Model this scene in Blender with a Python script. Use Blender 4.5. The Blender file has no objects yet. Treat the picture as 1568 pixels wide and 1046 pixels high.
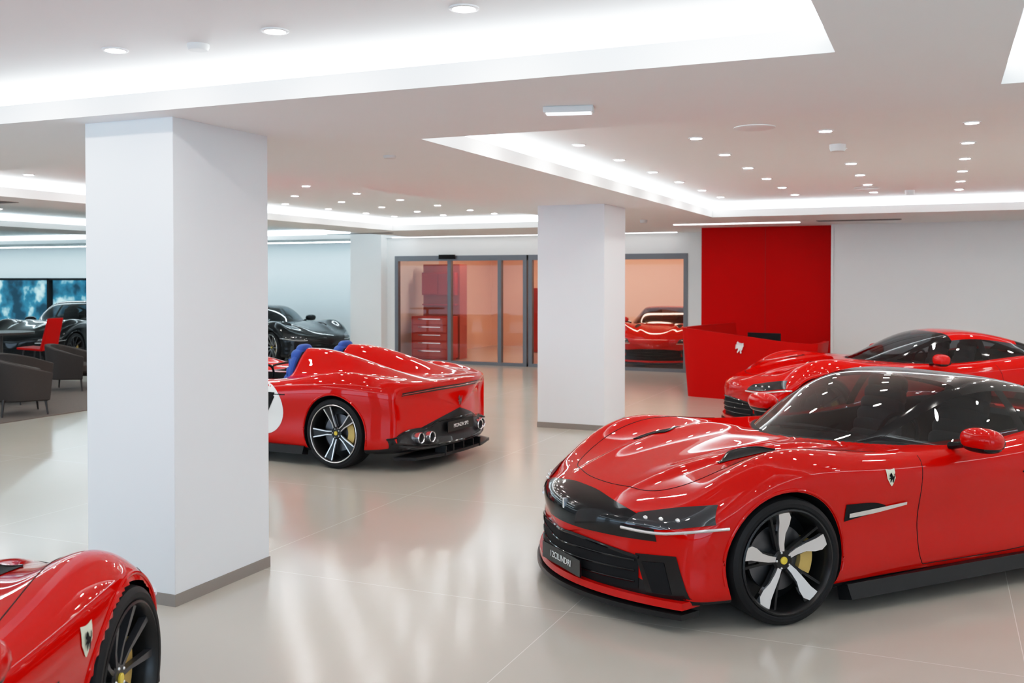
import bpy, bmesh, math
import numpy as np
from mathutils import Vector, Matrix
from mathutils.bvhtree import BVHTree

scene = bpy.context.scene
try:
    vs = scene.view_settings
    vs.view_transform = 'Standard'
    vs.look = 'None'
    vs.use_curve_mapping = True
    cm = vs.curve_mapping
    cm.white_level = (2.2, 2.2, 2.2)
    c = cm.curves[3]
    c.points[0].location = (0, 0); c.points[1].location = (1, 1)
    for x, y in ((.05, .095), (.10, .205), (.205, .43), (.41, .74), (.68, .93)): c.points.new(x, y)
    cm.update()
except Exception as e:
    print('view', e)

# ------------------------------------------------------------------ materials
def M(name, col, rough=.5, metal=0., coat=0., emis=None, es=0., spec=.5, nscale=0, namp=0, coatr=.03, cior=1.5):
    m = bpy.data.materials.new(name); m.use_nodes = True
    nt = m.node_tree; b = nt.nodes['Principled BSDF']
    c = (*col, 1)
    b.inputs['Base Color'].default_value = c
    b.inputs['Roughness'].default_value = rough
    b.inputs['Metallic'].default_value = metal
    b.inputs['Specular IOR Level'].default_value = spec
    b.inputs['Coat Weight'].default_value = coat
    b.inputs['Coat Roughness'].default_value = coatr
    b.inputs['Coat IOR'].default_value = cior
    if emis:
        b.inputs['Emission Color'].default_value = (*emis, 1)
        b.inputs['Emission Strength'].default_value = es
    if nscale:
        tc = nt.nodes.new('ShaderNodeTexCoord'); n = nt.nodes.new('ShaderNodeTexNoise')
        n.inputs['Scale'].default_value = nscale; n.inputs['Detail'].default_value = 4
        mx = nt.nodes.new('ShaderNodeMix'); mx.data_type = 'RGBA'
        mx.inputs['A'].default_value = tuple(v*(1-namp) for v in col)+(1,)
        mx.inputs['B'].default_value = tuple(min(1, v*(1+namp)) for v in col)+(1,)
        nt.links.new(tc.outputs['Object'], n.inputs['Vector'])
        nt.links.new(n.outputs['Fac'], mx.inputs['Factor'])
        nt.links.new(mx.outputs['Result'], b.inputs['Base Color'])
    return m

def GLASS(name, tint, fmin=.04, rough=.0):
    # thin single-sheet glass: transparent + mirror mixed by Schlick fresnel
    m = bpy.data.materials.new(name); m.use_nodes = True
    nt = m.node_tree; nt.nodes.clear()
    o = nt.nodes.new('ShaderNodeOutputMaterial'); mix = nt.nodes.new('ShaderNodeMixShader')
    t = nt.nodes.new('ShaderNodeBsdfTransparent'); g = nt.nodes.new('ShaderNodeBsdfGlossy')
    f = nt.nodes.new('ShaderNodeLayerWeight'); f.inputs['Blend'].default_value = .5
    p = nt.nodes.new('ShaderNodeMath'); p.operation = 'POWER'; p.inputs[1].default_value = 5
    a = nt.nodes.new('ShaderNodeMath'); a.operation = 'MULTIPLY_ADD'; a.inputs[1].default_value = 1-fmin; a.inputs[2].default_value = fmin; a.use_clamp = True
    t.inputs['Color'].default_value = (*tint, 1); g.inputs['Roughness'].default_value = rough
    nt.links.new(f.outputs['Facing'], p.inputs[0]); nt.links.new(p.outputs[0], a.inputs[0]); nt.links.new(a.outputs[0], mix.inputs[0])
    nt.links.new(t.outputs[0], mix.inputs[1]); nt.links.new(g.outputs[0], mix.inputs[2])
    nt.links.new(mix.outputs[0], o.inputs[0])
    return m

RED = M('car_paint_red', (.56, .0022, .0008), .5, .0, .95, spec=.0, nscale=900, namp=.04, cior=1.42, coatr=.01)
BLKP = M('car_paint_black', (.006, .007, .008), .3, 0, .9, spec=.05, cior=1.42)
GLOSSB = M('gloss_black', (.008, .008, .009), .10, 0, .2, spec=.3)
CARBON = M('carbon_trim', (.008, .008, .009), .4, 0, .2, spec=.25, nscale=300, namp=.3)
DARK = M('dark_interior', (.008, .008, .009), .75, spec=.2)
TYRE = M('tyre_rubber', (.008, .008, .009), .6, spec=.25)
SILV = M('rim_silver', (.80, .80, .82), .30, .92)
DRIM = M('rim_dark', (.012, .012, .013), .3, .3)
CHROME = M('chrome', (.85, .85, .87), .15, .9)
DISC = M('brake_disc', (.14, .14, .15), .4, 1.)
YEL = M('caliper_yellow', (.62, .42, .12), .4, .0, .5)
YBADGE = M('badge_yellow', (.75, .55, .06), .4)
BADGEW = M('badge_ivory', (.75, .76, .60), .35)
WHITEP = M('white_decal', (.85, .85, .83), .4, 0, .5)
BLUE = M('seat_blue', (.015, .08, .36), .6)
GREYL = M('seat_grey', (.03, .035, .04), .6)
CARGLASS = GLASS('car_glass', (.38, .43, .46), .07)
LAMPG = M('headlamp_lens', (.02, .022, .026), .05, .2, 1.)
DRL = M('drl_silver', (.8, .8, .82), .2, .8)
TAILR = M('tail_light', (.3, .01, .01), .2, 0, 1.)

# ------------------------------------------------------------------ mesh builder
class MB:
    def __init__(s): s.v = []; s.f = []; s.m = []
    def add(s, V, F, m=0, xf=None):
        o = len(s.v)
        for p in V:
            p = Vector(p)
            if xf is not None: p = xf @ p
            s.v.append(tuple(p))
        for f in F: s.f.append(tuple(i+o for i in f)); s.m.append(m)
    def box(s, x0, x1, y0, y1, z0, z1, m=0, xf=None):
        V = [(x, y, z) for z in (z0, z1) for y in (y0, y1) for x in (x0, x1)]
        F = [(0, 2, 3, 1), (4, 5, 7, 6), (0, 1, 5, 4), (2, 6, 7, 3), (0, 4, 6, 2), (1, 3, 7, 5)]
        s.add(V, F, m, xf)
    def lathe(s, prof, seg=48, m=0, xf=None, closed=False):  # prof (r,y) about Y axis
        V = []; F = []; n = len(prof)
        for k in range(seg):
            a = 2*math.pi*k/seg
            for r, y in prof: V.append((r*math.cos(a), y, r*math.sin(a)))
        for k in range(seg):
            k2 = (k+1) % seg
            for j in range(n-1 if not closed else n):
                j2 = (j+1) % n
                F.append((k*n+j, k2*n+j, k2*n+j2, k*n+j2))
        s.add(V, F, m, xf)
    def prism(s, P, Q, m=0, xf=None):  # two matching 3d loops
        n = len(P); V = list(P)+list(Q)
        F = [tuple(range(n)), tuple(reversed(range(n, 2*n)))]
        for i in range(n): j = (i+1) % n; F.append((i, n+i, n+j, j))
        s.add(V, F, m, xf)
    def ball(s, c, r, m=0, xf=None, seg=20, rings=12, p=1.0):
        V = []; F = []
        sg = lambda v: math.copysign(abs(v)**p, v)
        for i in range(rings+1):
            t = math.pi*i/rings
            for k in range(seg):
                a = 2*math.pi*k/seg
                V.append((c[0]+r[0]*sg(math.sin(t))*sg(math.cos(a)), c[1]+r[1]*sg(math.sin(t))*sg(math.sin(a)), c[2]+r[2]*sg(math.cos(t))))
        for i in range(rings):
            for k in range(seg):
                k2 = (k+1) % seg
                F.append((i*seg+k, i*seg+k2, (i+1)*seg+k2, (i+1)*seg+k))
        s.add(V, F, m, xf)
    def tube(s, pts, r, m=0, seg=8):
        V = []; F = []; pts = [Vector(p) for p in pts]; n = len(pts)
        for i, p in enumerate(pts):
            t = (pts[min(i+1, n-1)]-pts[max(i-1, 0)]).normalized()
            a = t.cross(Vector((0, 0, 1)))
            if a.length < .05: a = t.cross(Vector((1, 0, 0)))
            a.normalize(); b = t.cross(a)
            rr = r[i] if isinstance(r, (list, tuple)) else r
            for k in range(seg):
                an = 2*math.pi*k/seg
                V.append(p+a*rr*math.cos(an)+b*rr*math.sin(an))
        for i in range(n-1):
            for k in range(seg):
                k2 = (k+1) % seg
                F.append((i*seg+k, i*seg+k2, (i+1)*seg+k2, (i+1)*seg+k))
        F.append(tuple(range(seg))); F.append(tuple(reversed(range((n-1)*seg, n*seg))))
        s.add(V, F, m)
    def mesh(s, name, mats, ang=35, fix=True):
        me = bpy.data.meshes.new(name); me.from_pydata(s.v, [], s.f)
        for mt in mats: me.materials.append(mt)
        me.polygons.foreach_set('material_index', s.m)
        if fix:
            bm = bmesh.new(); bm.from_mesh(me); bmesh.ops.remove_doubles(bm, verts=bm.verts, dist=1e-5)
            bmesh.ops.recalc_face_normals(bm, faces=bm.faces); bm.to_mesh(me); bm.free()
        me.polygons.foreach_set('use_smooth', [True]*len(me.polygons))
        me.set_sharp_from_angle(angle=math.radians(ang)); me.update()
        return me
    def obj(s, name, mats, parent=None, ang=35, bevel=0, bseg=3, fix=True):
        o = bpy.data.objects.new(name, s.mesh(name, mats, ang, fix))
        scene.collection.objects.link(o)
        if parent: o.parent = parent
        if bevel:
            b = o.modifiers.new('bevel', 'BEVEL'); b.width = bevel; b.segments = bseg; b.limit_method = 'ANGLE'
        return o

def empty(name, loc=(0, 0, 0), rz=0):
    e = bpy.data.objects.new(name, None); e.empty_display_size = .2
    e.location = loc; e.rotation_euler = (0, 0, rz); scene.collection.objects.link(e)
    return e
def place(me, name, parent, loc=(0, 0, 0), rz=0):
    o = bpy.data.objects.new(name, me); scene.collection.objects.link(o)
    o.parent = parent; o.location = loc; o.rotation_euler = (0, 0, rz); return o

# ------------------------------------------------------------------ b-spline
def basis(n, t, periodic):
    B = np.zeros((len(t), n))
    for a, tt in enumerate(t):
        i = int(math.floor(tt)); 
        if not periodic: i = min(i, n)
        f = tt-i
        w = [(1-f)**3/6, (3*f**3-6*f**2+4)/6, (-3*f**3+3*f**2+3*f+1)/6, f**3/6]
        for k in range(4):
            idx = (i-1+k) % n if periodic else min(max(i+k-2, 0), n-1)
            B[a, idx] += w[k]
    return B
def ss(x, a, b):
    t = np.clip((x-a)/(b-a), 0, 1); return t*t*(3-2*t)

YF = [0, .5, .84, .975, .985, .975, 1.0, .99, .90, .76, .60, .38, 0]
def body_mesh(cfg, res=1.0):
    st = cfg['st']; m = len(YF); ring = 2*m-2
    C = np.zeros((len(st), ring, 3))
    for i, (x, W, zb, zs, zc, bow) in enumerate(st):
        H = zs-zb
        zz = [zb, zb, zb, zb+.04*min(1, H/.3), zb+.25*H, zb+.5*H, zb+.73*H, zb+.93*H, zs+.01, zs+.015, .45*zs+.55*zc, zc, zc+.005]
        wl = cfg.get('waist', 0)*(1 if 1.3 < x < 3.0 else 0)
        for j in range(m):
            y = YF[j]*W
            if j in (3, 4, 5): y -= wl
            C[i, j] = (x+bow*YF[j]**2, y, zz[j])
            if 0 < j < m-1: C[i, ring-j] = (x+bow*YF[j]**2, -y, zz[j])
    nu = int(150*res); nv = int(130*res)
    n = len(st)
    tu0 = np.linspace(0, n+1, 600); Bu0 = basis(n, tu0, False)
    xs = Bu0 @ np.array([s[0] for s in st]); Ws = Bu0 @ np.array([s[1] for s in st])
    L = np.concatenate([[0], np.cumsum(np.hypot(np.diff(xs), np.diff(Ws)*.6)+1e-4)])
    tu = np.interp(np.linspace(0, L[-1], nu), L, tu0); tu[-1] = n+1-1e-9
    tv = np.linspace(0, ring, nv*2, endpoint=False)
    P = np.einsum('ai,ijk->ajk', basis(n, tu, False), C)
    P = np.einsum('bj,ajk->abk', basis(ring, tv, True), P)
    vj = np.minimum(tv, ring-tv)
    top = ss(vj, 7.2, 8.2)[None, :]
    X = P[:, :, 0]; Y = P[:, :, 1]
    if 'disp' in cfg: P[:, :, 2] += cfg['disp'](X, Y)*top
    pit = cfg['pit'](X, Y)*(vj > 8.4)[None, :]
    P[:, :, 2] -= pit*(P[:, :, 2]-cfg.get('pitz', .5))
    NA, NB = P.shape[:2]
    V = P.reshape(-1, 3).tolist(); F = []; MI = []
    for a in range(NA-1):
        for b in range(NB):
            b2 = (b+1) % NB
            F.append((a*NB+b, a*NB+b2, (a+1)*NB+b2, (a+1)*NB+b))
            mi = 0
            if vj[b] < 3.0 or (vj[b2] < 3.0): mi = 2
            if vj[b] > 8.0 and cfg['inter'](X[a, b], Y[a, b]): mi = 1
            MI.append(mi)
    me = bpy.data.meshes.new('body'); me.from_pydata(V, [], F)
    for mt in (cfg['paint'], DARK, CARBON): me.materials.append(mt)
    me.polygons.foreach_set('material_index', MI)
    bm = bmesh.new(); bm.from_mesh(me); bmesh.ops.remove_doubles(bm, verts=bm.verts, dist=2e-4)
    bmesh.ops.recalc_face_normals(bm, faces=bm.faces); bm.to_mesh(me); bm.free()
    o = bpy.data.objects.new('body', me); scene.collection.objects.link(o)
    base_np = len(me.polygons); me2 = None
    def inside(c, f=.985):
        return abs(c.y) > .66 and any(math.hypot(c.x-wx, c.z-cfg['wr']) < cfg['ar']*f for wx in cfg['wx'])
    best = None
    for att in range(7):
        cb = MB(); R = cfg['ar']*(1+.003*att)
        for wx in cfg['wx']:
            for s in (-1, 1):
                k = 48+2*att; y0, y1 = s*(.62+.0037*att), s*(1.3+.011*att)
                P0 = [(wx+R*math.cos(2*math.pi*(i+.13*att)/k), y0, cfg['wr']+R*math.sin(2*math.pi*(i+.13*att)/k)) for i in range(k)]
                P1 = [(p[0], y1, p[2]) for p in P0]
                cb.prism(P0, P1, 1)
        co = cb.obj('cutter', [cfg['paint'], DARK, CARBON])
        md = o.modifiers.new('b', 'BOOLEAN'); md.object = co; md.operation = 'DIFFERENCE'; md.solver = 'EXACT'
        bpy.context.view_layer.update()
        dg = bpy.context.evaluated_depsgraph_get()
        me2 = bpy.data.meshes.new_from_object(o.evaluated_get(dg))
        o.modifiers.remove(md); bpy.data.objects.remove(co)
        my = max((abs(v.co.y) for v in me2.vertices), default=9)
        zt = max((v.co.z for v in me2.vertices), default=0)
        bad = sum(1 for p in me2.polygons if inside(p.center, .9))
        if my < 1.1 and len(me2.polygons) > base_np*.75 and zt > .7:
            if best is None or bad < best[0]: best = (bad, me2)
            if bad == 0: break
        print('boolean retry', att, my, len(me2.polygons), bad)
    if best is None: me2 = me; print('BOOLEAN FAILED')
    else: me2 = best[1]
    bpy.data.objects.remove(o)
    bm = bmesh.new(); bm.from_mesh(me2)
    kill = [f for f in bm.faces if inside(f.calc_center_median(), .96)]
    if kill: print('cleaned', len(kill)); bmesh.ops.delete(bm, geom=kill, context='FACES')
    bm.to_mesh(me2); bm.free()
    me2.polygons.foreach_set('use_smooth', [True]*len(me2.polygons))
    me2.set_sharp_from_angle(angle=math.radians(38))
    me2.name = 'body'
    return me2

def cabin_mesh(cfg):
    st = cfg['cab']; h = 7; n = len(st); full = 2*h-1
    C = np.zeros((n, full, 3))
    for i, (x, wb, z0, hh, wr, bow) in enumerate(st):
        pts = [(wb+.015, z0-.08), (wb, z0), (wb*.62+wr*.38, z0+.42*hh), (wr+.05*(wb-wr), z0+.80*hh), (wr*.93, z0+.965*hh), (wr*.5, z0+hh), (0, z0+1.01*hh)]
        for j, (y, z) in enumerate(pts):
            px = x+bow*(y/max(wb, .01))**2
            C[i, j] = (px, y, z); C[i, full-1-j] = (px, -y, z)
    tu = np.arange(0, n+1+1e-9, 1/8); tu[-1] = n+1-1e-9
    tv = np.arange(0, full+1+1e-9, 1/8); tv[-1] = full+1-1e-9
    P = np.einsum('ai,ijk->ajk', basis(n, tu, False), C)
    P = np.einsum('bj,ajk->abk', basis(full, tv, False), P)
    NA, NB = P.shape[:2]; F = []; MI = []
    uw, ur = cfg['uw'], cfg['ur']; us0, us1 = cfg['us']; pl = cfg['pil']
    for a in range(NA-1):
        for b in range(NB-1):
            F.append((a*NB+b, a*NB+b+1, (a+1)*NB+b+1, (a+1)*NB+b))
            u = (tu[a]+tu[a+1])/2; v = (tv[b]+tv[b+1])/2; v = min(v, full+1-v)-1
            if v < .9: mi = 2
            elif v < 3.0: mi = 1 if (us0 < u < us1 and not any(p < u < p+.25 for p in pl)) else 2
            elif v < 3.625: mi = 2 if u < uw or u > ur else 0
            else: mi = 1 if (u < uw or u > ur) else 0
            if u > n-.6 or u < .9: mi = 2
            MI.append(mi)
    me = bpy.data.meshes.new('cabin'); me.from_pydata(P.reshape(-1, 3).tolist(), [], F)
    for mt in (cfg['roof'], CARGLASS, cfg.get('pilm', GLOSSB)): me.materials.append(mt)
    me.polygons.foreach_set('material_index', MI)
    bm = bmesh.new(); bm.from_mesh(me); bmesh.ops.remove_doubles(bm, verts=bm.verts, dist=2e-4)
    bmesh.ops.recalc_face_normals(bm, faces=bm.faces); bm.to_mesh(me); bm.free()
    me.polygons.foreach_set('use_smooth', [True]*len(me.polygons))
    return me, P

def resample(P, n):
    P = np.array(P, float); d = np.concatenate([[0], np.cumsum(np.linalg.norm(np.diff(P, axis=0), axis=1))])
    t = np.linspace(0, d[-1], n)
    out = []
    for tt in t:
        i = min(max(np.searchsorted(d, tt)-1, 0), len(P)-2)
        f = (tt-d[i])/max(d[i+1]-d[i], 1e-9)
        p0 = P[max(i-1, 0)]; p1 = P[i]; p2 = P[i+1]; p3 = P[min(i+2, len(P)-1)]
        out.append(.5*((2*p1)+(-p0+p2)*f+(2*p0-5*p1+4*p2-p3)*f*f+(-p0+3*p1-3*p2+p3)*f**3))
    return out

class Proj:
    def __init__(s, me, L):
        s.b = BVHTree.FromPolygons([v.co.copy() for v in me.vertices], [tuple(p.vertices) for p in me.polygons]); s.L = L
    def hit(s, mode, a, b, off):
        if mode == 'top': o, d = Vector((a, b, 3)), Vector((0, 0, -1))
        elif mode == 'front': o, d = Vector((-2, a, b)), Vector((1, 0, 0))
        elif mode == 'rear': o, d = Vector((s.L+2, a, b)), Vector((-1, 0, 0))
        elif mode == 'left': o, d = Vector((a, -3, b)), Vector((0, 1, 0))
        else: o, d = Vector((a, 3, b)), Vector((0, -1, 0))
        loc, nor, i, _ = s.b.ray_cast(o, d)
        if loc is None: return None
        if nor.dot(d) > 0: nor = -nor
        return loc+nor*off
    def patch(s, mb, mode, A, B, m=0, off=.004, n=30, k=8, sides=False):
        A = resample(A, n); B = resample(B, n); V = []; ok = []
        for j in range(k+1):
            for i in range(n):
                p = A[i]*(1-j/k)+B[i]*(j/k); h = s.hit(mode, p[0], p[1], off)
                ok.append(h is not None); V.append(h if h is not None else Vector((0, 0, .4)))
        F = []
        for j in range(k):
            for i in range(n-1):
                q = (j*n+i, j*n+i+1, (j+1)*n+i+1, (j+1)*n+i)
                if all(ok[t] for t in q) and max((V[q[0]]-V[q[2]]).length, (V[q[1]]-V[q[3]]).length) < .25: F.append(q)
        mb.add(V, F, m)
    def line(s, mb, mode, P, r=.003, m=0, off=.0, n=40):
        seq = []
        for p in resample(P, n):
            h = s.hit(mode, p[0], p[1], off)
            if h is not None and (not seq or (h-seq[-1]).length < .2): seq.append(h)
        if len(seq) > 2: mb.tube(seq, r, m, 6)

# ------------------------------------------------------------------ wheels
wheel_cache = {}
def wheel_mesh(kind, R=.36):
    key = (kind, R)
    if key in wheel_cache: return wheel_cache[key]
    mb = MB(); w = .135; ri = R-.068
    mb.lathe([(ri, -w+.015), (ri+.02, -w), (R-.03, -w), (R-.008, -w+.015), (R, -w+.04), (R, w-.04), (R-.008, w-.015), (R-.03, w), (ri+.02, w), (ri, w-.015)], 64, 0)
    mb.lathe([(ri+.006, -w+.01), (ri+.008, -w+.002), (ri-.002, -w-.002), (ri-.012, -w+.01), (ri-.02, -w+.05), (ri-.025, w-.02)], 64, 2)
    if kind in ('split', 'silver'): mb.lathe([(ri+.008, -w+.0), (ri+.003, -w-.005), (ri-.004, -w-.0)], 64, 1)
    mb.lathe([(0, .06), (ri-.02, .06)], 40, 2)
    mb.lathe([(.05, -.02), (.19, -.02), (.19, .01), (.05, .01)], 48, 3, closed=True)
    mb.lathe([(0, -.085), (.05, -.085), (.062, -.075), (.066, .0)], 32, 2)
    mb.lathe([(0, -.095), (.019, -.095), (.022, -.092), (.022, -.08)], 24, 5)
    for k in range(5):
        a = 2*math.pi*(k+.5)/5; mb.ball((.046*math.cos(a), -.086, .046*math.sin(a)), (.007, .006, .007), 1, seg=8, rings=6)
    ca = math.radians(0)
    arc = [math.radians(d) for d in range(-28, 29, 7)]
    o_ = [(.215*math.cos(t+ca), .215*math.sin(t+ca)) for t in arc]; i_ = [(.135*math.cos(t+ca), .135*math.sin(t+ca)) for t in reversed(arc)]
    lp = o_+i_
    mb.prism([(x, -.055, z) for x, z in lp], [(x, .03, z) for x, z in lp], 4)
    def yface(r): return -.078-.040*(r/ri)**2
    def spoke(poly, ang, m, dy=0, th=.03):
        c, s_ = math.cos(ang), math.sin(ang)
        A = [(r*c-t*s_, yface(r)+dy, r*s_+t*c) for r, t in poly]; B = [(x, y+th, z) for x, y, z in A]
        mb.prism(A, B, m)
    E = ri-.006
    if kind == 'blade':
        for k in range(5):
            a = math.radians(90+72*k+8)
            spoke([(.048, -.014), (.09, -.016), (.15, -.028), (.20, -.056), (.24, -.066), (E, -.046), (E, .018), (.23, .012), (.17, .017), (.10, .019), (.048, .014)], a, 1, -.004)
            spoke([(.05, -.024), (.15, -.034), (E, -.085), (E, -.03), (.2, .0), (.15, .03), (E, .06), (E, .075), (.15, .045), (.05, .028)], a, 2, .008, .03)
    elif kind == 'split':
        for k in range(5):
            a = math.radians(90+72*k+20)
            spoke([(.03, -.022), (.11, -.020), (E, -.052), (E, .052), (.11, .020), (.03, .022)], a, 2, .006)
            for s_ in (-1, 1):
                P = [(.06, s_*.014), (.12, s_*.012), (E, s_*.040), (E, s_*.052), (.12, s_*.022), (.06, s_*.022)]
                spoke(P if s_ > 0 else P[::-1], a, 1, -.002, .02)
    else:
        for k in range(10):
            a = math.radians(36*k)
            spoke([(.03, -.010), (.12, -.009), (E, -.016), (E, .016), (.12, .009), (.03, .010)], a, 1 if kind == 'silver' else 6, 0)
    me = mb.mesh('wheel', [TYRE, SILV, DRIM, DISC, YEL, YBADGE, M('rim_grey_'+kind, (.09, .09, .10), .3, .7)], 30)
    wheel_cache[key] = me
    return me

def horse(mb, O, U, Vv, size, m=0):
    P = [(.20, .86), (.30, .93), (.36, 1.0), (.42, .92), (.52, .84), (.60, .68), (.78, .58), (.88, .66), (.84, .84), (.98, .88), (1.0, .62), (.90, .48),
         (.84, .30), (.72, .20), (.76, .02), (.62, .0), (.60, .20), (.64, .34), (.50, .30), (.40, .14), (.30, .02), (.24, .08), (.34, .24), (.40, .40),
         (.24, .40), (.08, .34), (.06, .42), (.22, .50), (.36, .54), (.14, .64), (.12, .72), (.36, .68), (.40, .76), (.28, .78)]
    O = Vector(O); U = Vector(U).normalized(); Vv = Vector(Vv).normalized(); N = U.cross(Vv)
    A = [O+U*((x-.5)*size*.8)+Vv*((y-.5)*size)+N*.002 for x, y in P]
    bm = bmesh.new(); vs = [bm.verts.new(a) for a in A]; bm.faces.new(vs)
    bmesh.ops.triangulate(bm, faces=bm.faces[:]); bm.verts.index_update()
    mb.add([v.co.copy() for v in bm.verts], [tuple(v.index for v in f.verts) for f in bm.faces], m); bm.free()

def shield(pr, mb, mode, x, z, h, m0, m1):
    w = h*.36
    top = [(x-w, z+h*.5), (x, z+h*.44), (x+w, z+h*.5)]; mid = [(x-w*.9, z-h*.05), (x, z-h*.1), (x+w*.9, z-h*.05)]; bot = [(x-.3*w, z-h*.4), (x, z-h*.5), (x+.3*w, z-h*.4)]
    pr.patch(mb, mode, top, mid, m0, .004, 9, 3); pr.patch(mb, mode, mid, bot, m0, .004, 9, 3)
    c = pr.hit(mode, x, z, .007); 
    sg = 1 if mode == 'left' else -1
    if c is not None: horse(mb, c, (1*sg, 0, 0), (0, 0, 1), h*.62, m1)

def seat_part(mb, x, y, z0, m=0, s=1.0):
    mb.ball((x-.25, y, z0+.10), (.28, .24, .10), m, p=.6)
    for i in range(7):
        t = i/6
        mb.ball((x+.02+.16*t, y, z0+.14+.50*t*s), (.07, .25-.07*t, .09), m, p=.7)
    mb.ball((x+.19, y, z0+.62*s+.06), (.05, .12, .09), m, p=.7)

# ------------------------------------------------------------------ cars
def nosefix(st, f=.92, bf=.82):
    return [((.97-(.97-x)*f) if x < .97 else x, W, zb, zs, zc, b*bf if b > 0 else b) for (x, W, zb, zs, zc, b) in st]
def lower(st, f):
    return [(x, W, zb, zs*f if zs > .5 else zs, zc*f if zc > .5 else zc, b) for (x, W, zb, zs, zc, b) in st]
GT_ST = [
 (0.00, 0.00, .40, .40, .40, 0), (0.00, .42, .30, .47, .49, .09), (0.00, .80, .17, .54, .575, .34), (0.04, .87, .13, .58, .625, .37),
 (0.16, .92, .12, .63, .675, .34), (.38, .955, .12, .74, .74, .26), (.65, .98, .12, .855, .80, .15), (.97, .995, .12, .925, .855, .05), (1.30, .985, .12, .92, .895, 0),
 (1.70, .965, .12, .885, .915, 0), (2.2, .955, .12, .88, .92, 0), (2.75, .96, .12, .895, .92, 0), (3.25, .985, .12, .95, .94, 0),
 (3.70, 1.0, .13, .99, .95, 0), (4.10, .985, .15, .975, .93, -.03), (4.40, .95, .20, .93, .90, -.10), (4.62, .90, .26, .88, .88, -.2),
 (4.73, .84, .34, .82, .84, -.28), (4.73, .42, .5, .70, .72, -.07), (4.73, 0, .6, .6, .6, 0)]
GT_CAB = [(1.48, .62, .86, .015, .5, .56), (1.72, .80, .88, .07, .58, .54), (2.03, .84, .88, .22, .60, .42), (2.42, .84, .88, .365, .60, .22), (2.80, .83, .885, .41, .60, .07),
          (3.15, .82, .90, .38, .58, 0), (3.55, .79, .92, .27, .54, 0), (3.95, .72, .94, .12, .5, -.05), (4.25, .62, .93, .00, .45, -.1)]

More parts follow.
